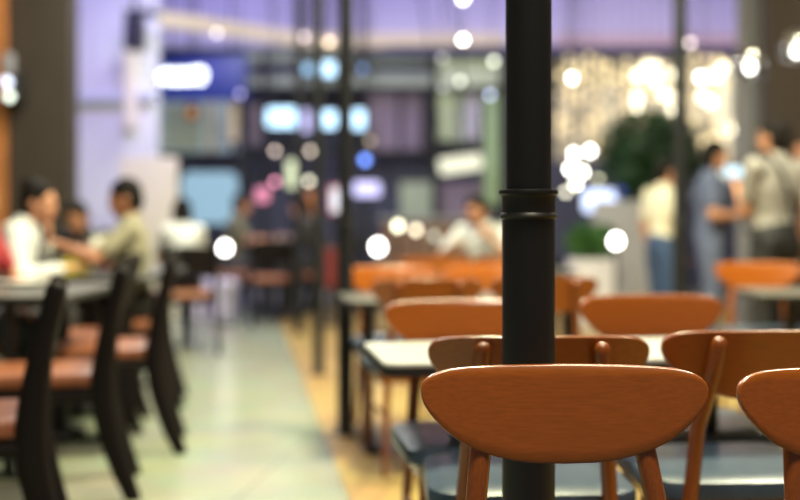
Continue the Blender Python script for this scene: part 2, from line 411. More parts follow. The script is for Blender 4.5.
WW, WARM, COOL = (1,.97,.9), (1,.82,.55), (.75,.85,1)
BK = 'bulbs hung far back in the hall'
for a in (
 (217,33,13.8,.09,(.9,.8,.75),4,'pale bulb under the curved cove near the navy sign'),
 (304,37,15,.10,(.9,.72,.75),4,'pinkish bulb under the cove left of the middle black post'),
 (329,42,15,.12,(.95,.75,.5),4.5,'cream bulb under the cove between the two nearer black posts'),
 (275,151,14,.10,(.85,.68,.58),4,'dim beige bulb below the wide blue screen'),
 (310,151,14,.10,(.9,.75,.6),4,'dim beige bulb below the small lilac screen'),
 (370,141,14,.10,(.5,.4,.25),2.2,'dull amber bulb below the square blue screen'),
 (365,160,14.5,.14,(.16,.3,.95),4.5,'deep blue globe above the lilac counter screen'),
 (463,40,14.5,.10,WW,13,'bright white bulb at cove height left of the thick column'),
 (463,-2,13,.11,WW,14,'bright white bulb at the very top edge of the picture'),
 (442,58,14,.09,(.8,.75,.75),2,'faint bulb upper left of the light green shop fascia'),
 (494,61,14,.10,(.85,.88,.7),5,'pale bulb close to the left of the thick column'),
 (460,81,14,.10,(.8,.85,.7),4,'greyish bulb on the light green shop fascia'),
 (443,88,14,.09,(.7,.7,.72),1.6,'faintest bulb below the light green fascia'),
 (490,95,15,.10,(.6,.66,1),4,'small lilac bulb over the green strip'),
 (572,78,14,.11,WW,14,'bright white bulb just right of the thick column'),
 (240,94,13.6,.09,(.55,.5,.8),2.2,'dim lilac bulb at the corner of the navy sign'),
 (275,182,13,.10,(.95,.35,.5),3,'pink bulb near the olive-shirted diner'),
 (309,181,13,.10,(.85,.8,.6),4,'cream bulb beside the tall cream-green sign'),
 (574,154,12.5,.11,WW,13,'white bulb at the top left of the tight cluster by the thick column'),
 (590,151,12.5,.11,WW,14,'white bulb at the top right of the tight cluster by the thick column'),
 (570,169,12.7,.11,WW,13,'white bulb at left of the tight cluster by the thick column'),
 (582,172,12.5,.11,(1,.97,.8),14,'white bulb in the middle of the tight cluster by the thick column'),
 (576,184,12.7,.10,(.95,.97,.75),10,'yellowish bulb lowest in the tight cluster by the thick column'),
 (566,192,12.5,.09,(.9,.85,.65),5,'dim cream bulb under the tight cluster, touching the column edge'),
 (598,179,13.0,.09,(.8,.8,.5),3,'faint yellow bulb above the blue white sign'),
 (690,43,14,.09,(.95,.8,.75),5,'pinkish bulb right of the slim right-hand post at cove height'),
 (706,59,13,.09,(.6,.45,.3),3,'amber bulb right of the slim right-hand post below the cove'),
 (701,77,14,.12,WW,11,'white bulb near the top of the light curtain right of the slim post'),
): globe(*a, group=BK)
GF = 'globe lamps on stands in the seating area'
globe(225,248,11.0,.15,WW,11,'bright white globe lamp beside the olive-shirted diner','stand',group=GF)
globe(378,247,10.2,.16,WW,11,'bright white globe lamp just right of the nearest left post','stand',group=GF)
globe(398,226,12.2,.12,(.95,.92,.65),6,'smaller cream globe lamp right of the bright white one','stand',group=GF)
globe(416,230,12.2,.11,(.95,.85,.6),4.5,'smaller cream globe lamp, rightmost of the pair by the orange chairs','stand',group=GF)
globe(434,236,12.6,.10,(.7,.75,.6),2,'faint greenish globe lamp behind the orange chairs','stand',group=GF)
globe(616,241,10.4,.15,WW,12,'bright white globe lamp in front of the grey board','stand',group=GF)

# two nearer glass pendants on the right
for px, py, lab in ((750,67,'lit glass pendant lamp in front of the grey pillar'),(797,51,'lit glass pendant lamp at the right edge of the picture')):
    c = P(px, py, 7.0)
    t = thing('glass_pendant', lab, 'pendant lamp', c, 0, 'glass pendant lamps')
    obj('bulb', MB().ball((0,0,0), (.027,.027,.033)), emit('pendant_bulb', (1,.97,.88), 12), t)
    obj('socket', MB().lathe([(.016,.045),(.022,.055),(.022,.12),(.008,.13)]), M['blackm'], t)
    mb = MB(); prof = [(.03,.125),(.06,.10),(.095,.04),(.105,-.02),(.09,-.075)]
    mb.lathe(prof+[(r-.003, z) for r, z in reversed(prof)])
    mb.f = [f for f in mb.f if len(f) == 4]
    obj('glass_shade', mb, M['glass'], t)
    obj('cord', MB().tube([(0,0,.12),(0,0,CEIL-c.z)], [.004]*2, 6), M['cord'], t)

# ------------------------------------------------------------------ curtain of warm fairy lights, right
ORD = ['first','second','third','fourth','fifth','sixth','seventh','eighth','ninth','tenth','eleventh','twelfth','thirteenth','fourteenth','fifteenth','sixteenth','seventeenth','eighteenth','nineteenth','twentieth','twenty-first','twenty-second']
wm = [emit('fairy_warm', (1,.78,.42), 1.9), emit('fairy_bright', (1,.92,.66), 5), emit('fairy_dim', (.95,.77,.50), 1.2)]
xs = [560,569,579,589,598,607,617,627,637,646,655,664,673,686,694,703,711,717,723,729]
for i, px in enumerate(xs):
    d = 15.0+.35*math.sin(i*2.4)
    top = P(px, 52, d)
    n = 11; low = 148 if i not in (8,9,10,11,12) else 128
    if i < 4: low = 135
    t = thing('string_light', '%s strand from the left in the curtain of warm bulbs' % ORD[i], 'string lights', (top.x, top.y, top.z), 0, 'strands of the warm light curtain')
    obj('wire', MB().tube([(0,0,CEIL-top.z),(0,0,Z(low,d)-top.z)], [.004]*2, 6), M['cord'], t)
    for k in range(n):
        py = 60+(low-60)*k/(n-1)+random.uniform(-3, 3)
        if random.random() < .28: continue
        bright = (634 < px < 675 or px > 695) and (62 < py < 82 or 92 < py < 122) and random.random() < .6
        if px > 726: bright = random.random() < .5
        mt = wm[1] if bright and random.random() < .8 else (wm[0] if random.random() < .55 else wm[2])
        r = .055 if bright else .04
        obj('bulb', MB().ball((0,-.01,Z(py,d)-top.z), (r,r,r*1.25), 12, 8), mt, t)
# lit shop windows behind the strands
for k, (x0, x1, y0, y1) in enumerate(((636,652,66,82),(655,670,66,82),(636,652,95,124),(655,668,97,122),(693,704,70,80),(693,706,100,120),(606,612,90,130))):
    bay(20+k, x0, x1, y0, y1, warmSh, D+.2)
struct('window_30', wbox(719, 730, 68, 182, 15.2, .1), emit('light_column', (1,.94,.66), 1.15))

# ------------------------------------------------------------------ things on the left wall
t = thing('wall_lamp', 'twin white wall lamp on the dark wall at left edge', 'wall lamp', P(12, 86, 9.36))
obj('bracket', MB().box((.02,.10,.0), (.05,.28,.26)), M['blackm'], t, .005)
obj('upper_globe', MB().ball((0,-.12,.02), (.035,.035,.035)), emit('wl1', (.75,.82,1), 4), t)
obj('lower_globe', MB().ball((.02,-.12,-.1), (.03,.03,.035)), emit('wl2', (.9,1,.85), 4), t)
obj('shade', MB().lathe([(.05,.09),(.055,.1),(.055,.24),(.03,.26)], (0,-.1,0)), M['grey_wall'], t)
t = thing('track_spotlight', 'black spotlight hanging from the warm cove at upper left', 'spotlight', P(135, 30, 12.6))
obj('housing', MB().box((0,0,-.05), (.20,.22,.36)), M['blackm'], t, .015)
obj('bracket_arm', MB().tube([(0,0,.1),(0,0,CEIL-t.location.z)], [.02]*2, 8), M['blackm'], t)
obj('mounting_plate', MB().box((.08,0,.19), (.36,.2,.06)), M['blackm'], t, .01)
t = thing('wall_streak', 'upright glowing streak of light on the lavender wall', 'lamp', P(131, 88, 13.05))  # glowing tubes added here to give the wall its streaks of light
obj('tube', MB().tube([(0,0,-.4),(0,0,.4)], [.085]*2, 12, round_ends=True), emit('streak_pink', (1,.86,.85), .6), t)
obj('mount', MB().box((0,.09,0), (.1,.12,.7)), M['white_wall'], t)
t = thing('wall_streak', 'level glowing lilac streak of light crossing the lavender wall', 'lamp', P(118, 98, 13.05))
obj('tube', MB().tube([(-.42,0,0),(.40,0,.02)], [.05]*2, 12, round_ends=True), emit('streak_lilac', (.66,.66,1), .5), t)
obj('mount', MB().box((0,.09,0), (.7,.12,.08)), M['white_wall'], t)
o = tag(obj('partition', MB().box((0,0,.85), (.60,.06,1.70)), M['cream'], loc=(X(149,11.6), 11.6, 0), bevel=.01), 'cream partition panel behind the khaki-shirted diner', 'partition')
t = thing('display_board', 'tall pale grey board right of the white planter', 'board', (X(618,11.6), 11.6, 0))
obj('board', MB().box((.05,0,.72), (.62,.05,1.05)), M['greystand'], t, .008)
obj('foot', MB().box((-.2,0,.1), (.05,.35,.2)), M['greystand'], t, .005)
obj('foot', MB().box((.3,0,.1), (.05,.35,.2)), M['greystand'], t, .005)

# ------------------------------------------------------------------ columns
def column(x, y, rl, ru, zc, label):
    t = thing('column', label, 'column', (x, y, 0), 0, 'black steel posts')
    obj('lower_shaft', MB().lathe([(rl*1.6,0),(rl*1.6,.012),(rl*1.05,.02),(rl,.03),(rl,zc)]), M['black'], t)
    obj('upper_shaft', MB().lathe([(ru,zc-.02),(ru,CEIL)]), M['black'], t)
    k = rl
    obj('collar', MB().lathe([(k*.99,zc-.056),(k*1.07,zc-.054),(k*1.10,zc-.050),(k*1.07,zc-.046),(k*1.02,zc-.043),(k*1.02,zc-.014),(k*1.05,zc-.010),(k*1.13,zc-.008),(k*1.15,zc-.003),(k*1.12,zc),(ru*1.02,zc+.001)], n=40), M['black'], t)
    return t
column(X(528.5,2.11), 2.11, .0503, .0437, 1.118, 'thick black column standing right behind the front chair')
column(-.268, 5.45, .040, .032, 1.09, 'slim black post at the edge of the timber floor, nearest of the left three')
column(X(318.5,7.54), 7.54, .036, .030, 1.09, 'slim black post at the edge of the timber floor, middle of the left three')
column(X(299,10.2), 10.2, .036, .032, 1.09, 'slim black post at the edge of the timber floor, farthest of the left three')
column(X(680,7.2), 7.2, .047, .043, 1.09, 'slim black post in front of the cream-shirted standing person')

# ------------------------------------------------------------------ wooden chairs
OUT_T = [(0,0),(60,.4),(95,1.2),(113,2.4),(124,4.6),(132,7.4),(138,11),(141.5,15.2),(143,22)]
OUT_B = [(0,96.5),(30,95.5),(48,93.3),(68,88.5),(88,81.5),(107,71),(124,56.5),(134,45),(140,35.5),(142.3,29),(143,22)]
def interp(tab, x):
    for (x0, y0), (x1, y1) in zip(tab, tab[1:]):
        if x <= x1: return y0+(y1-y0)*(x-x0)/(x1-x0)
    return tab[-1][1]
def backrest():
    W, T, TOP = .238, .016, .812
    k = W/143
    nx, nz = 64, 8
    def pt(i, j, dy, shr):
        u = -math.cos(math.pi*i/nx); ax = abs(u)*143
        zt, zb = TOP-interp(OUT_T, ax)*k, TOP-interp(OUT_B, ax)*k
        z = zt+(zb-zt)*j/nz; x = u*W
        zc = TOP-.045
        x *= 1-shr/W; z = zc+(z-zc)*(1-shr/.075)
        y = -.262+.040*(x/W)**2-(z-.65)*.25
        return (x, y+dy, z)
    mb = MB(); idx = {}
    def layer(tagk, dy, shr):
        for i in range(nx+1):
            for j in range(nz+1):
                idx[tagk,i,j] = len(mb.v); mb.v.append(pt(i, j, dy, shr))
    layer('f', T/2, .0035); layer('b', -T/2, .0035)
    for i in range(nx):
        for j in range(nz):
            mb.f.append((idx['f',i,j], idx['f',i,j+1], idx['f',i+1,j+1], idx['f',i+1,j]))
            mb.f.append((idx['b',i,j], idx['b',i+1,j], idx['b',i+1,j+1], idx['b',i,j+1]))
    ring = [(i, 0) for i in range(nx+1)]+[(nx, j) for j in range(1, nz+1)]+[(i, nz) for i in range(nx-1, -1, -1)]+[(0, j) for j in range(nz-1, 0, -1)]
    loops = [[idx['f',i,j] for i, j in ring]]
    for dy, sh in ((T*.36, .0008), (0, 0), (-T*.36, .0008)):
        loops.append([]); 
        for i, j in ring: loops[-1].append(len(mb.v)); mb.v.append(pt(i, j, dy, sh))
    loops.append([idx['b',i,j] for i, j in ring])
    n = len(ring)
    for a, b in zip(loops, loops[1:]):
        for q in range(n): mb.f.append((a[q], a[(q+1) % n], b[(q+1) % n], b[q]))
    me = mb.mesh('backrest')
    bm = bmesh.new(); bm.from_mesh(me); bmesh.ops.remove_doubles(bm, verts=bm.verts, dist=.0002)
    bmesh.ops.recalc_face_normals(bm, faces=bm.faces); bm.to_mesh(me); bm.free()
    me.shade_smooth(); me.set_sharp_from_angle(angle=R(50))
    return me
def make_wood_chair():
    t = thing('dining_chair', '', 'chair')
    obj('backrest', backrest(), M['wood'], t)
    mb = MB().rslab((0,.0,.415), (.47,.45), .09, [(.012,0),(.0,.006),(0,.03),(.006,.042),(.03,.049),(.08,.052)])
    obj('seat', mb, M['slate'], t)
    fr = MB()
    for s in (-1, 1): fr.box((s*.185,0,.392), (.024,.36,.05))
    fr.box((0,.18,.392), (.37,.024,.05)); fr.box((0,-.18,.392), (.37,.024,.05))
    obj('seat_frame', fr, M['woodleg'], t, .004)
    for s in (-1, 1):
        mb = MB().tube([(s*.185,-.30,0),(s*.173,-.255,.22),(s*.161,-.222,.42),(s*.147,-.240,.60),(s*.131,-.292,.72),(s*.125,-.310,.782)],
                       [.011,.014,.0180,.0175,.0185,.0185], 14, round_ends=True)
        obj('rear_leg', mb, M['woodleg'], t)
        mb = MB().tube([(s*.205,.215,0),(s*.195,.20,.22),(s*.188,.185,.41)], [.011,.015,.018], 14)
        obj('front_leg', mb, M['woodleg'], t)
        obj('stretcher', MB().tube([(s*.172,-.25,.235),(s*.194,.195,.235)], [.009]*2, 10), M['woodleg'], t)
    return t
chair = make_wood_chair()
GW = 'orange-brown wooden chairs'
# (centre x, distance of the back, yaw, facing camera?, label)
A = R(8.3)
wood = [
 (X(561.5,1.865), 1.865, R(180+1), 1, 'orange-brown wooden chair in front of the thick column, in sharp focus'),
 (X(874,1.835), 1.835, R(180+1), 1, 'orange-brown wooden chair cut off by the right edge in the foreground'),
 (X(543,2.315), 2.315, R(1), 0, 'wooden chair seen from behind, partly hidden by the thick column and the focused chair'),
 (X(776,2.43), 2.43, R(4), 0, 'wooden chair seen from behind with a leg peg showing, right of the focused chair'),
 (X(461,3.37), 3.37, R(180)+A, 1, 'wooden chair facing across the pale table, left of the thick column'),
 (X(648,3.58), 3.58, R(180)+A, 1, 'wooden chair facing across the pale table, right of the thick column'),
 (X(430,4.55), 4.55, A, 0, 'wooden chair seen from behind further back, left of the thick column'),
 (X(548,4.66), 4.66, A, 0, 'wooden chair further back whose right end peeks out beside the thick column'),
 (X(391,5.75), 5.75, R(180)+A, 1, 'bright orange-looking wooden chair beside the nearest left post'),
 (X(486,5.86), 5.86, R(180)+A, 1, 'bright orange-looking wooden chair touching the thick column outline on its left'),
 (X(437,7.05), 7.05, A, 0, 'wooden chair farthest back, in front of the white-shirted diner, left one'),
 (X(512,7.15), 7.15, A, 0, 'wooden chair farthest back, mostly hidden behind the thick column'),
 (X(756,6.2), 6.2, R(180-2), 1, 'orange wooden chair behind the right-hand table, near the standing people'),
]
for i, (x, d, yaw, face, lab) in enumerate(wood):
    off = Vector((0, -.285 if face else -.315, 0)); off.rotate(Quaternion((0,0,1), yaw))
    loc = (x-off.x, d-off.y, .006)
    if i == 0:
        chair.location = loc; chair.rotation_euler = (0,0,yaw); chair['label'] = lab; chair['group'] = GW
    else: dup(chair, loc, yaw, lab, GW)

# ------------------------------------------------------------------ tables
def table(cx, cy, L, W, h, yaw, top, label, group, edge=M['blackm'], z0=.006, leg=.8):
    t = thing('dining_table', label, 'table', (cx, cy, z0), yaw, group); h -= z0
    obj('tabletop', MB().rslab((0,0,h-.006), (L,W), .035, [(0,-.004),(0,.003),(.003,.006)]), top, t)
    obj('edge_band', MB().rslab((0,0,h-.034), (L,W), .035, [(.004,0),(0,.003),(0,.024)]), edge, t)
    for s in (-1, 1):
        x = s*L*leg/2
        lg = obj('leg', MB().tube([(x,0,.02),(x,0,h-.034)], [.028]*2, 14), M['black'], t)
        obj('foot', MB().box((x,0,.0125), (.07,W*.82,.025)), M['black'], lg, .006)
        obj('support_plate', MB().box((x,0,h-.040), (.07,W*.7,.012)), M['black'], lg, .003)
    return t
GT = 'tables in the timber-floored area'
table(.52, 3.11, 1.2, .50, .70, A, M['white_lam'], 'pale topped table between the rows of wooden chairs behind the thick column', GT, leg=.60)
table(.327, 5.24, 1.2, .50, .70, A, M['grey_lam'], 'table beside the nearest left post, in front of the bright orange chairs', GT)
table(.62, 7.95, 1.2, .55, .70, A, M['grey_lam'], 'farthest table, where the white-shirted diner sits', GT)
table(2.32, 5.56, 1.16, .54, .70, R(-3), M['grey_lam'], 'grey table at the right, in front of the standing people', GT, leg=.62)
GL = 'dark tables along the aisle'
table(-1.60, 4.92, .92, .50, .75, R(90), M['grey_lam'], 'empty dark table at the left edge', GL, z0=0)
table(-1.66, 6.55, 1.30, .56, .75, R(90), M['grey_lam'], 'table with a yellow box where the white-bloused diner eats', GL, z0=0)
table(-1.28, 12.0, .5, .6, .75, R(5), M['blackm'], 'black table in front of the diners at the far end of the aisle', GL, z0=0)
table(-2.45, 8.85, .9, .6, .75, R(90), M['grey_lam'], 'dark table behind the first left table group, by the brown wall', GL, z0=0)

# ------------------------------------------------------------------ dark curved chairs by the aisle
def smooth_path(pts, n=5):
    out = []; P_ = [Vector(p) for p in pts]; P_ = [2*P_[0]-P_[1]]+P_+[2*P_[-1]-P_[-2]]
    for i in range(1, len(P_)-2):
        p0, p1, p2, p3 = P_[i-1:i+3]
        for k in range(n):
            t = k/n
            out.append(.5*((2*p1)+(p2-p0)*t+(2*p0-5*p1+4*p2-p3)*t*t+(3*p1-p0-3*p2+p3)*t**3))
    out.append(P_[-2]); return out
def make_dark_chair():
    t = thing('bentwood_chair', '', 'chair')
    obj('seat', MB().rslab((0,.01,.43), (.43,.45), .08, [(.015,0),(0,.012),(0,.035),(.008,.05),(.03,.058),(.09,.062)]), M['tan'], t)
    obj('seat_frame', MB().rslab((0,.01,.392), (.40,.42), .07, [(.004,0),(0,.004),(0,.038)]), M['darkwood'], t)
    for s in (-1, 1):
        pth = smooth_path([(s*.215,-.335,0),(s*.215,-.275,.16),(s*.212,-.23,.34),(s*.21,-.222,.48),(s*.21,-.245,.66),(s*.205,-.29,.86)])
        n = len(pth)
        obj('rear_leg', MB().tube(pth, [(.021, .029+.017*math.sin(math.pi*min(1, i/(n-1)*1.15))) for i in range(n)], 12, ref=(1,0,0), round_ends=True), M['darkwood'], t)
        pth = smooth_path([(s*.215,.30,0),(s*.212,.25,.2),(s*.205,.19,.42)])
        n = len(pth)
        obj('front_leg', MB().tube(pth, [(.019, .025+.012*i/(n-1)) for i in range(n)], 12, ref=(1,0,0)), M['darkwood'], t)
        obj('side_rail', MB().tube([(s*.212,-.24,.40),(s*.207,.20,.40)], [(.014,.022)]*2, 10, ref=(1,0,0)), M['darkwood'], t)
    mb = MB(); nx = 14; vs = []
    for dy in (.008, -.008):
        for i in range(nx+1):
            u = -1+2*i/nx
            for z in (.62, .70, .78, .85-.02*u*u):
                y = -.215-.215*(z-.48)-.02*(1-u*u)
                vs.append((u*.205, y+dy, z))
    fs = []; q = 4*(nx+1)
    for i in range(nx):
        for j in range(3):
            a = i*4+j; fs.append((a, a+1, a+5, a+4)); fs.append((q+a, q+a+4, q+a+5, q+a+1))
        fs.append((i*4, i*4+4, q+i*4+4, q+i*4)); fs.append((i*4+3, q+i*4+3, q+i*4+7, i*4+7))
    fs += [(j, q+j, q+j+1, j+1) for j in range(3)]+[(nx*4+j, nx*4+j+1, q+nx*4+j+1, q+nx*4+j) for j in range(3)]
    mb.add(vs, fs); obj('backrest', mb, M['darkwood'], t, .003)
    return t
dc = make_dark_chair()
GD = 'dark curved chairs with tan seats'
dark = [
 (-1.33, 3.33, R(106), 'dark curved chair with tan seat nearest the camera, cut by the left edge'),
 (-1.38, 4.33, R(103), 'dark curved chair with tan seat standing in the aisle, second from the camera'),
 (-1.66, 5.68, R(97), 'empty dark curved chair tucked between the two left tables'),
 (-1.36, 5.17, R(101), 'dark curved chair with tan seat, third along the aisle'),
 (-1.60, 6.42, R(99), 'dark curved chair holding the khaki-shirted diner'),
 (-1.74, 8.9, R(22), 'dark curved chair with the white-shirted diner who sits last on the aisle'),
 (-2.22, 6.0, R(-84), 'dark curved chair holding the white-bloused diner'),
 (-2.12, 5.40, R(-96), 'dark curved chair holding the red-shirted diner at the left edge'),
 (-2.18, 7.95, R(170), 'dark curved chair holding the diner in black by the brown wall'),
 (-1.88, 12.2, R(-80), 'dark curved chair holding the olive-shirted diner'),
 (-.78, 11.9, R(80), 'dark curved chair holding the dark jacketed diner'),
 (-1.35, 11.2, R(20), 'empty dark chair with its back to the aisle at the far black table'),
]
for i, (x, y, yaw, lab) in enumerate(dark):
    if i == 0:
        dc.location = (x,y,0); dc.rotation_euler = (0,0,yaw); dc['label'] = lab; dc['group'] = GD
    else: dup(dc, (x,y,0), yaw, lab, GD)
# stools at the far end
for px, lab in ((196,'pale lilac round stool at the far end of the aisle, left one'),(222,'pale lilac round stool at the far end of the aisle, right one')):
    t = thing('round_stool', lab, 'stool', (X(px,11.8), 11.8, 0), 0, 'lilac stools')
    obj('cushion', MB().lathe([(.15,.30),(.17,.31),(.175,.36),(.165,.40),(.10,.42)]), M['lilac_st'], t)
    obj('drum', MB().lathe([(.14,.0),(.15,.01),(.15,.30)]), M['lilac_st'], t)

# ------------------------------------------------------------------ things on the left tables
t = thing('takeaway_box', 'bright yellow takeaway box on the left diners\' table', 'box', (X(76,6.2), 6.2, .75), R(12))
obj('box_body', MB().box((0,0,.035), (.15,.10,.07)), M['yellow'], t, .008)
obj('lid', MB().box((0,0,.078), (.16,.11,.014)), M['yellow'], t, .005)
t = thing('soup_bowl', 'white soup bowl with a red rim pattern on the left diners\' table', 'bowl', (X(105,6.85), 6.85, .75))
obj('bowl', MB().lathe([(.04,0),(.045,.012),(.075,.04),(.095,.085),(.09,.085),(.07,.042),(.02,.02)]), M['ceramic'], t)
obj('red_base_band', MB().lathe([(.045,.006),(.07,.03),(.0765,.040),(.05,.014)]), M['redp'], t)
t = thing('paper_bag', 'white paper bag standing behind the soup bowl', 'bag', (X(103,7.15), 7.15, .75), R(15))
mb = MB(); mb.add([(-.07,-.04,0),(.07,-.04,0),(.07,.04,0),(-.07,.04,0),(-.075,-.03,.14),(.075,-.03,.14),(.075,.03,.14),(-.075,.03,.14),(-.06,-.004,.19),(.06,-.004,.19),(.06,.004,.19),(-.06,.004,.19)],
   [(3,2,1,0),(0,1,5,4),(1,2,6,5),(2,3,7,6),(3,0,4,7),(4,5,9,8),(5,6,10,9),(6,7,11,10),(7,4,8,11),(8,9,10,11)])
obj('bag_body', mb, M['paper'], t)
obj('folded_top', MB().box((0,0,.192), (.122,.014,.02)), M['paper'], t, .002)
t = thing('plate', 'white plate on the empty left table', 'plate', (X(25,5.15), 5.15, .75))
obj('dish', MB().lathe([(.07,0),(.08,.006),(.125,.02),(.122,.023),(.075,.010),(.01,.009)]), M['ceramic'], t)
t = thing('drinking_glass', 'clear glass on the left diners\' table beside the yellow box', 'glass', (X(92,6.45), 6.45, .75))
mb = MB().lathe([(.028,0),(.033,.002),(.038,.12),(.035,.12),(.030,.012),(.01,.010)]); obj('tumbler', mb, M['glass'], t)

# ------------------------------------------------------------------ plants
def foliage(n, c, r, leaf, seed):
    rnd = random.Random(seed); mb = MB()
    for _ in range(n):
        while True:
            p = Vector([rnd.uniform(-1,1) for _ in range(3)])
            if .25 < p.length < 1: break
        p = Vector(c)+Vector((p.x*r[0], p.y*r[1], p.z*r[2]))
        q = Quaternion(Vector([rnd.uniform(-1,1) for _ in range(3)]).normalized(), rnd.uniform(0, 6.28)).to_matrix()
        l, w = leaf*rnd.uniform(.7,1.2), leaf*.33
        vs = [(-l,0,0),(-.3*l,-w,.12*l),(.4*l,-.8*w,.1*l),(l,0,-.1*l),(.4*l,.8*w,.1*l),(-.3*l,w,.12*l),(0,0,-.02*l)]
        mb.add([p+q @ Vector(v) for v in vs], [(0,1,6),(1,2,6),(2,3,6),(3,4,6),(4,5,6),(5,0,6)])
    return mb
t = thing('potted_tree', 'dark green leafy indoor tree behind the standing people', 'tree', (X(650,13.6), 13.6, 0))
obj('foliage', foliage(1500, (0,0,1.85), (.62,.5,.55), .085, 3), M['leaf'], t, smooth=False)
obj('trunk', MB().tube([(0,0,.4),(.03,.02,.9),(-.02,0,1.4),(.02,0,2.0)], [.045,.04,.035,.015], 10), M['bark'], t)
for a, b in (((-.02,0,1.3),(-.35,.1,1.9)),((0,0,1.4),(.35,-.1,2.0)),((0,0,1.5),(.05,.3,2.1))):
    obj('branch', MB().tube([a, (Vector(a)+Vector(b))/2+Vector((0,0,-.05)), b], [.02,.015,.006], 8), M['bark'], t)
obj('pot', MB().lathe([(.22,0),(.25,.02),(.30,.45),(.27,.46),(.25,.40),(.05,.39)]), M['greystand'], t)
t = thing('planter_box', 'white planter box with low green shrubs right of the thick column', 'planter', (X(592,10.9), 10.9, 0))
obj('trough', MB().rslab((0,0,0), (.46,.32), .05, [(.03,0),(.02,.01),(0,.66),(.02,.665),(.035,.66),(.04,.58)]), M['planter'], t)
obj('shrub', foliage(520, (0,0,.83), (.26,.16,.19), .06, 5), M['leaf2'], t, smooth=False)
mb = MB()
for k in range(7): mb.tube([(-.18+.06*k,0,.56),(-.2+.065*k,.02*(-1)**k,.85)], [.006,.004], 6)
obj('stem', mb, M['bark'], t)
t = thing('potted_tree', 'slender dark plant between the tree and the slim right-hand post', 'tree', (X(645,12.6), 12.6, 0))
obj('foliage', foliage(700, (0,0,1.55), (.30,.28,.48), .075, 9), M['leaf'], t, smooth=False)
obj('trunk', MB().tube([(0,0,.32),(.02,0,1.0),(0,.02,1.7)], [.03,.025,.01], 10), M['bark'], t)
obj('pot', MB().lathe([(.16,0),(.18,.02),(.21,.36),(.19,.37),(.17,.32),(.03,.31)]), M['greystand'], t)

# ------------------------------------------------------------------ people
def bake(name, mb, voxel, mats, smooth_it=4, assign=None):
    me = mb.mesh(name); o = bpy.data.objects.new('tmp', me); C.objects.link(o)
    r = o.modifiers.new('r', 'REMESH'); r.mode = 'VOXEL'; r.voxel_size = voxel
    s = o.modifiers.new('s', 'SMOOTH'); s.iterations = smooth_it; s.factor = .5
    dg = bpy.context.evaluated_depsgraph_get(); dg.update()
    m2 = bpy.data.meshes.new_from_object(o.evaluated_get(dg)); m2.name = name
    bpy.data.objects.remove(o); bpy.data.meshes.remove(me)
    m2.materials.clear()
    for q in mats: m2.materials.append(q)
    if assign:
        for p in m2.polygons: p.material_index = assign(p.center)
    m2.shade_smooth()
    return m2

def limb(mb, a, b, r0, r1, mid=None):
    a, b = Vector(a), Vector(b)
    pts = [a.lerp(b, t) for t in (0,.3,.65,1)]
    rm = mid if mid else None
    rs = [r0, (r0*.75+r1*.25)*(1.06), (r0*.35+r1*.65)*1.02, r1]
    mb.tube(pts, rs, 12, round_ends=True)

def hand(mb, wrist, dirv, nrm, side, s, curl=.5):
    d = Vector(dirv).normalized(); nrm = Vector(nrm); nrm = (nrm-d*nrm.dot(d)).normalized()
    lat = d.cross(nrm)*side                # towards the thumb
    w = Vector(wrist)
    mb.tube([w-d*.01, w+d*.035*s, w+d*.085*s], [(.024*s,.019*s),(.036*s,.016*s),(.040*s,.014*s)], 12, ref=lat, round_ends=True)
    for k, (off, L) in enumerate(((.029,.072),(.010,.080),(-.010,.074),(-.029,.058))):
        p = w+d*.088*s+lat*off*s; q = d; pts = [p-d*.02*s, p]
        for seg in (.42, .33, .25):
            q = Quaternion(d.cross(nrm).normalized(), curl*.6) @ q if True else q
            p = p+q*L*seg*s; pts.append(p)
        mb.tube(pts, [.0095*s,.0095*s,.009*s,.0085*s,.0075*s], 8, round_ends=True)
    p = w+d*.025*s+lat*.022*s
    td = (d*.65+lat*.75).normalized(); pts = [p, p+td*.032*s]
    td2 = (d*.9+lat*.3+nrm*.25).normalized(); pts += [pts[-1]+td2*.028*s, pts[-1]+td2*.052*s]
    mb.tube(pts, [.014*s,.012*s,.0105*s,.009*s], 8, round_ends=True)

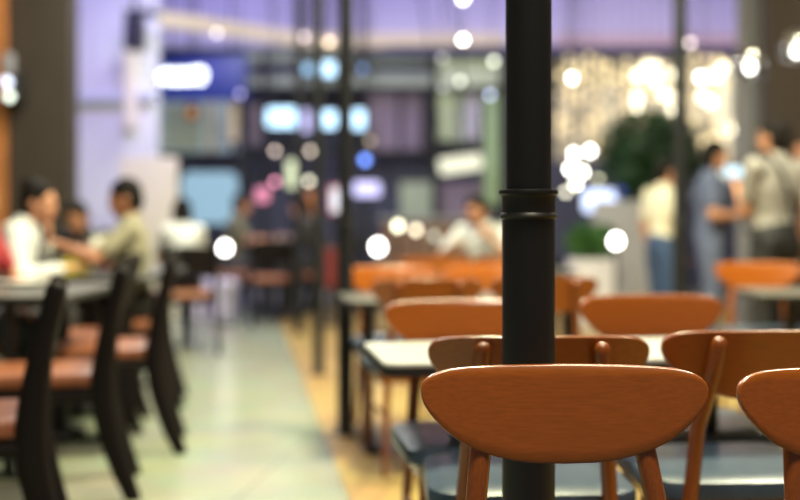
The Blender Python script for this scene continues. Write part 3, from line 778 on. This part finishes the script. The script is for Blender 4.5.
def person(label, loc, yaw, h=1.70, seated=False, lean=0, top='c_white', pants='c_black', sleeve='short', hairstyle='short',
           hair='hair', skin='skin', arms=None, turn=0, nod=0, seat=.492, bib=False, width=1.0, spread=0):
    s = h/1.72
    root = thing('person', label, 'person', loc, yaw)
    inv = (Matrix.Translation(Vector(loc)) @ Matrix.Rotation(yaw, 4, 'Z')).inverted()
    pz = (.945*s if not seated else seat+.095*s)
    piv = Vector((0,0,pz)); rl = Matrix.Rotation(-lean, 3, 'X')
    def up(x, y, z): return piv+rl @ Vector((x*s, y*s, z*s))      # z above pelvis (unscaled)
    waist, chest, upper, neck = up(0,.005,.15), up(0,0,.33), up(0,-.01,.445), up(0,-.015,.515)
    hdc = neck+(rl @ Vector((0,.035*s,.135*s)))*1
    Hm = Matrix.Rotation(turn, 3, 'Z') @ Matrix.Rotation(-lean*.45-nod, 3, 'X')
    def hp(x, y, z): return hdc+Hm @ Vector((x*s, y*s, z*s))
    sh = {k: up(k*.178*width, -.012, .455) for k in (-1, 1)}
    arms = arms or {}
    el, wr, nm = {}, {}, {}
    for k in (-1, 1):
        a = arms.get(k)
        if a is None:
            el[k] = sh[k]+Vector((k*.05,-.03,-.285))*s; wr[k] = el[k]+Vector((k*.0,.06,-.25))*s; nm[k] = Vector((-k,0,0))
        else:
            el[k], wr[k] = [inv @ Vector(q) if a[0] == 'w' else Vector(q)*1 for q in a[1:3]]
            nm[k] = Vector(a[3]) if len(a) > 3 else Vector((0,0,-1))
            # keep bone lengths human
            e = (el[k]-sh[k]); el[k] = sh[k]+e.normalized()*.29*s
            e = (wr[k]-el[k]); wr[k] = el[k]+e.normalized()*.255*s
    hip = {k: piv+Vector((k*.088*s, 0, -.03*s)) for k in (-1, 1)}
    if seated:
        kn = {k: Vector((k*(.11+spread)*s, .43*s, seat+.065*s)) for k in (-1, 1)}
        an = {k: Vector((k*.12*s, .42*s, .085*s)) for k in (-1, 1)}
    else:
        kn = {k: Vector((k*(.095+spread*.5)*s, .02*s, .50*s)) for k in (-1, 1)}
        an = {k: Vector((k*(.10+spread)*s, -.02*s, .085*s)) for k in (-1, 1)}
    xr = Vector((1,0,0))
    def torso(mb, g, tops=True):
        pts = [piv+Vector((0,0,-.06*s)), piv+Vector((0,0,.02*s)), waist, chest, upper]
        rr = [(.135,.095),(.160,.108),(.135,.095),(.160*width,.112),(.150*width,.088)]
        if tops: pts.append(neck+(upper-neck)*.25); rr.append((.075,.062))
        mb.tube(pts, [(a*s+g, b*s+g) for a, b in rr], 20, ref=xr, round_ends=True)
    B = MB()
    torso(B, 0)
    B.tube([upper, neck, hdc-Hm @ Vector((0,.01*s,.05*s))], [.062*s,.054*s,.052*s], 14, round_ends=True)
    # head, face
    B.ball(hp(0,-.008,.022), (.076*s,.094*s,.096*s), rot=Hm)
    B.ball(hp(0,.022,-.040), (.060*s,.066*s,.074*s), rot=Hm)
    B.ball(hp(0,.062,-.092), (.026*s,.022*s,.020*s), rot=Hm)
    B.tube([hp(0,.082,.018), hp(0,.093,-.010), hp(0,.098,-.028)], [.009*s,.011*s,.014*s], 10, round_ends=True)
    B.tube([hp(-.045,.074,.030), hp(0,.088,.034), hp(.045,.074,.030)], [.009*s]*3, 8, round_ends=True)
    B.ball(hp(0,.084,-.058), (.024*s,.012*s,.011*s), rot=Hm)
    for k in (-1, 1):
        B.ball(hp(k*.040,.066,-.022), (.022*s,.022*s,.02*s), rot=Hm)
        B.ball(hp(k*.077,-.012,-.005), (.011*s,.021*s,.032*s), rot=Hm)
    for k in (-1, 1):
        B.ball(sh[k], .058*s)
        limb(B, sh[k], el[k], .050*s, .040*s); limb(B, el[k], wr[k], .041*s, .026*s)
        hand(B, wr[k], wr[k]-el[k], nm[k], k, s*.98)
        limb(B, hip[k], kn[k], .088*s, .056*s); limb(B, kn[k], an[k], .056*s, .036*s)
        B.tube([an[k]+Vector((0,-.045*s,-.045*s)), an[k]+Vector((0,.06*s,-.042*s)), an[k]+Vector((0,.16*s,-.055*s))], [.036*s,.038*s,.026*s], 10, round_ends=True)
    eyes = [hp(k*.032,.085,.006) for k in (-1, 1)]; mouth = hp(0,.094,-.058)
    def asg(c):
        if min((c-e).length for e in eyes) < .013*s: return 1
        q = Hm.transposed() @ (c-mouth)
        return 2 if abs(q.x) < .024*s and abs(q.z) < .008*s and abs(q.y) < .02*s else 0
    obj('body', bake('body', B, .0075, [M[skin], M['eye'], M['lip']], 3, asg), None, root)
    # hair
    Hh = MB()
    Hh.ball(hp(0,-.024,.036), (.086*s,.098*s,.100*s), rot=Hm)
    Hh.ball(hp(0,-.050,-.015), (.078*s,.066*s,.085*s), rot=Hm)
    Hh.tube([hp(-.058,.038,.082), hp(.01,.050,.094), hp(.058,.038,.082)], [.018*s,.020*s,.018*s], 10, round_ends=True)
    if hairstyle == 'bun':
        Hh.ball(hp(0,-.075,.105), (.05*s,.05*s,.045*s), rot=Hm)
    if hairstyle == 'long':
        Hh.tube([hp(0,-.06,.02), hp(0,-.085,-.10), hp(0,-.095,-.22)], [(.08*s,.05*s),(.088*s,.038*s),(.07*s,.025*s)], 14, ref=Hm @ xr, round_ends=True)
    if hairstyle == 'bob':
        for k in (-1, 1): Hh.tube([hp(k*.07,-.02,.03), hp(k*.078,-.015,-.09)], [.024*s,.02*s], 10, round_ends=True)
        Hh.ball(hp(0,-.055,-.06), (.082*s,.055*s,.075*s), rot=Hm)
    if hairstyle == 'tail':
        Hh.tube([hp(0,-.10,.03), hp(0,-.145,-.02), hp(0,-.13,-.14)], [.03*s,.034*s,.012*s], 10, round_ends=True)
    obj('hair', bake('hair', Hh, .009, [M[hair]], 2), None, root)
    # top
    T = MB(); torso(T, .014*s)
    for k in (-1, 1):
        T.ball(sh[k], .072*s)
        if sleeve == 'long':
            limb(T, sh[k], el[k], .064*s, .054*s); limb(T, el[k], el[k].lerp(wr[k], .93), .054*s, .038*s)
        else:
            limb(T, sh[k], sh[k].lerp(el[k], .68), .066*s, .060*s)
    obj('shirt', bake('shirt', T, .011, [M[top]], 4), None, root)
    Q = MB()
    Q.tube([piv+Vector((0,0,-.07*s)), piv+Vector((0,0,0)), piv+(waist-piv)*.45], [(.150*s,.112*s),(.182*s,.130*s),(.166*s,.122*s)], 20, ref=xr, round_ends=True)
    for k in (-1, 1):
        limb(Q, hip[k], kn[k], .102*s, .072*s); limb(Q, kn[k], an[k]+Vector((0,0,.01)), .072*s, .056*s)
    if bib:
        Q.tube([piv+(waist-piv)*.3, waist, chest, up(0,0,.37)], [(.170*s,.126*s),(.160*s,.122*s),(.120*s,.142*s),(.10*s,.128*s)], 20, ref=xr, round_ends=True)
        for k in (-1, 1):
            Q.tube([up(k*.075,.12,.36), up(k*.09,.10,.45), up(k*.09,.0,.52), up(k*.08,-.11,.44), up(k*.05,-.14,.3)], [.021*s]*5, 10, round_ends=True)
    obj('trousers' if not bib else 'overalls', bake('trousers', Q, .011, [M[pants]], 4), None, root)
    for k in (-1, 1):
        S = MB()
        S.tube([an[k]+Vector((0,-.055*s,-.042*s)), an[k]+Vector((0,.05*s,-.036*s)), an[k]+Vector((0,.165*s,-.052*s)), an[k]+Vector((0,.19*s,-.056*s))],
               [(.042*s,.042*s),(.046*s,.048*s),(.044*s,.034*s),(.034*s,.026*s)], 14, ref=xr, round_ends=True)
        zmin = min(v[2] for v in S.v)
        S.v = [(x, y, max(z, .002)) for x, y, z in S.v]
        obj('shoe', S, M['shoe'], root)
    return root, up, hp, inv

seatz = .492
# left diners
person('person in a white blouse with hair pinned up, eating at the left table', (-2.20,6.0,0), R(-84), 1.62, True, R(22), 'c_white', 'c_charcoal', 'long', 'bun',
       arms={1: ('l',(.27,.20,.82),(.12,.42,.80)), -1: ('l',(-.26,.18,.80),(-.06,.30,1.05),(0,-1,0))}, nod=R(-2), turn=R(-12))
person('person in a khaki shirt eating with their back to the aisle', (-1.54,6.42,0), R(99), 1.58, True, R(3), 'c_khaki', 'c_black', 'short', 'short', skin='skin2',
       arms={1: ('l',(.27,.20,.83),(.12,.40,.90)), -1: ('l',(-.27,.20,.83),(-.10,.42,.93))}, nod=R(14))
person('person in black with head bowed beside the brown wall', (-2.18,7.94,0), R(170), 1.50, True, R(28), 'c_black', 'c_black', 'long', 'short', skin='skin2',
       arms={1: ('l',(.27,.18,.85),(.10,.36,.90)), -1: ('l',(-.27,.18,.85),(-.10,.36,.90))}, nod=R(14))
person('person in a red shirt at the very left edge', (-2.10,5.40,0), R(-96), 1.52, True, R(4), 'c_red', 'c_black', 'short', 'long',
       arms={1: ('l',(.26,.10,.78),(.18,.32,.66)), -1: ('l',(-.26,.10,.78),(-.18,.32,.66))})
person('person in a white shirt and dark trousers, last on the aisle side', (-1.73,8.9,0), R(22), 1.46, True, R(8), 'c_white', 'c_black', 'short', 'bob',
       arms={1: ('l',(.18,.16,.74),(.10,.38,.74)), -1: ('l',(-.18,.16,.74),(-.10,.38,.74))}, nod=R(6), width=.80)
# far end of the aisle
person('person in an olive shirt sitting at the far end of the aisle', (-1.86,12.2,0), R(-80), 1.68, True, R(10), 'c_olive', 'c_charcoal', 'short', 'short',
       arms={1: ('l',(.28,.18,.84),(.10,.38,.84)), -1: ('l',(-.28,.18,.84),(-.10,.38,.84))})
person('person in a dark jacket at the far end of the aisle, near the farthest post', (-.80,11.9,0), R(80), 1.70, True, R(24), 'c_charcoal', 'c_black', 'long', 'short',
       arms={1: ('l',(.28,.2,.84),(.14,.44,.86)), -1: ('l',(-.26,.24,.84),(-.10,.46,.86))}, nod=R(8))
# centre: white shirt
cx, cyy = X(493,8.62), 8.62
t = dup(chair, (cx, cyy, .006), R(165), 'wooden chair holding the white-shirted diner behind the orange chairs', GW)
person('person in a white shirt leaning on the table left of the thick column', (cx-.01, cyy-.01, .006), R(150), 1.62, True, R(24), 'c_white', 'c_black', 'short', 'short', skin='skin2',
       arms={1: ('l',(.28,.24,.80),(.12,.42,.85)), -1: ('l',(-.26,.22,.80),(-.08,.36,.98),(0,-1,0))}, nod=R(10), seat=.467)
# standing group right
person('person in a cream shirt and jeans standing behind the slim right-hand post', (X(662,8.9), 8.9, .006), R(-70), 1.53, False, R(3), 'c_cream', 'c_jean', 'short', 'short', nod=R(16), width=1.15)
person('person in light denim overalls holding their hands together', (X(710,8.6), 8.6, .006), R(-105), 1.66, False, R(2), 'c_denim', 'c_denim', 'short', 'bob',
       arms={1: ('l',(.25,.02,1.10),(.06,.26,1.08)), -1: ('l',(-.25,.02,1.10),(-.06,.26,1.10))}, nod=R(14), bib=True, width=1.1)
man, up, hp, inv = person('person in a grey T-shirt with a black crossbody bag, seen from behind', (X(775,7.1), 7.1, .006), R(30), 1.69, False, 0, 'c_grey', 'c_black', 'short', 'short',
       arms={-1: ('w',(2.20,7.10,1.06),(2.21,7.30,1.28),(0,1,0))}, turn=R(8), width=1.12)
person('person in a pale top cut off by the right edge', (X(826,6.45), 6.45, .006), R(60), 1.62, False, 0, 'c_cream', 'c_charcoal', 'short', 'bob')
person('person whose face shows behind the grey T-shirt, at the right edge', (X(803,9.0), 9.0, .006), R(150), 1.70, False, 0, 'c_charcoal', 'c_black', 'short', 'short', skin='skin2')
# crossbody bag: hangs on the man
bg = thing('crossbody_bag', 'black crossbody bag worn by the person in the grey T-shirt', 'bag', man.location.copy(), man.rotation_euler.z)
bg.location = man.location
s_ = 1.69/1.72
def U(x, y, z): return Vector((x*s_, y*s_, .945*s_+z*s_))
obj('pouch', MB().rslab((0,0,0), (.26,.22), .03, [(.02,-.04),(.0,-.025),(0,.025),(.02,.04)]), M['bag'], bg)
pch = [o for o in C.objects if o.parent == bg][0]
pch.rotation_euler = (R(90), 0, 0); pch.location = U(-.15,-.185,-.10)
obj('flap', MB().rslab((0,.05,.035), (.265,.12), .03, [(.01,0),(0,.004),(0,.012),(.01,.016)]), M['bag'], pch)
st = smooth_path([U(.0,-.18,-.01), U(-.03,-.165,.16), U(-.07,-.155,.33), U(-.11,-.125,.46), U(-.125,-.02,.55), U(-.12,.09,.46), U(-.13,.145,.32), U(-.15,.13,.17), U(-.185,.06,.06), U(-.20,-.05,.01), U(-.19,-.16,.0)])
obj('strap', MB().tube(st, [(.016,.012)]*len(st), 8, ref=(0,0,1)), M['bag'], bg)
# the small lit phone in his left hand
ph = thing('smartphone', 'pale blue lit phone held up by the person in the grey T-shirt', 'phone', P(733,172,7.36), R(20))
obj('phone_body', MB().rslab((0,0,0), (.15,.078), .012, [(.002,-.004),(0,-.002),(0,.003),(.002,.005)]), M['blackm'], ph).rotation_euler = (R(80),0,0)
obj('phone_screen', MB().rslab((0,0,.005), (.142,.07), .009, [(0,0),(0,.0015)]), emit('phone_light', (.55,.78,.95), 1.6), ph).rotation_euler = (R(80),0,0)

# ------------------------------------------------------------------ light
def area(name, loc, size, power, col, rot=(0,0,0), sy=None):
    l = bpy.data.lights.new(name, 'AREA'); l.energy = power; l.color = col; l.size = size
    if sy: l.shape = 'RECTANGLE'; l.size_y = sy
    o = bpy.data.objects.new(name, l); C.objects.link(o); o.location = loc; o.rotation_euler = rot; return o
WL = (1,.86,.66)
area('ceiling_light_front', (.55,1.42,4.2), .8, 150, WL)
area('ceiling_light_mid', (.6,3.3,4.2), .5, 25, WL)
area('ceiling_light_back', (.5,5.1,4.2), .7, 410, (1,.96,.58))
area('ceiling_light_right', (2.6,5.9,4.2), .8, 215, (1,.95,.66))
area('ceiling_light_aisle', (-.9,4.6,4.2), .8, 58, (1,.95,.80))
area('ceiling_light_aisle_far', (-1.5,8.4,4.2), 1.0, 190, (1,.95,.84))
area('ceiling_light_shop', (-1.5,12.2,4.2), 1.2, 100, (.9,1,.92))
area('ceiling_light_shop_right', (3.2,13.0,4.2), 1.2, 60, (1,.90,.66))
area('fascia_wash', (1.5,14.6,4.28), 11, 75, (.44,.38,1.0), (R(62),0,0), .2)
area('wall_wash', (-2.5,10.4,4.15), 1.2, 95, (.34,.26,1.0), (R(48),0,R(14)), .6)
w = bpy.data.worlds.new('World'); SC.world = w; w.use_nodes = True
w.node_tree.nodes['Background'].inputs['Color'].default_value = (.75,.72,.78,1)
w.node_tree.nodes['Background'].inputs['Strength'].default_value = .14

# ------------------------------------------------------------------ camera
cd = bpy.data.cameras.new('Camera'); cam = bpy.data.objects.new('Camera', cd); C.objects.link(cam)
cam.location = (0,0,EYE); cam.rotation_euler = (R(90),0,0)
cd.lens = 50; cd.sensor_width = 36; cd.shift_y = -(250-HZ)/800
cd.dof.use_dof = True; cd.dof.focus_distance = 1.88; cd.dof.aperture_fstop = 1.43
cd.clip_start = .05
SC.camera = cam
SC.view_settings.view_transform = 'Standard'; SC.view_settings.look = 'None'
SC.view_settings.exposure = 0; SC.view_settings.gamma = 1; SC.view_settings.use_curve_mapping = False
try:
    SC.cycles.use_denoising = True; SC.cycles.denoiser = 'OPENIMAGEDENOISE'
    SC.cycles.use_adaptive_sampling = False
    SC.cycles.sample_clamp_indirect = 4
    SC.cycles.caustics_reflective = False; SC.cycles.caustics_refractive = False
except Exception: pass
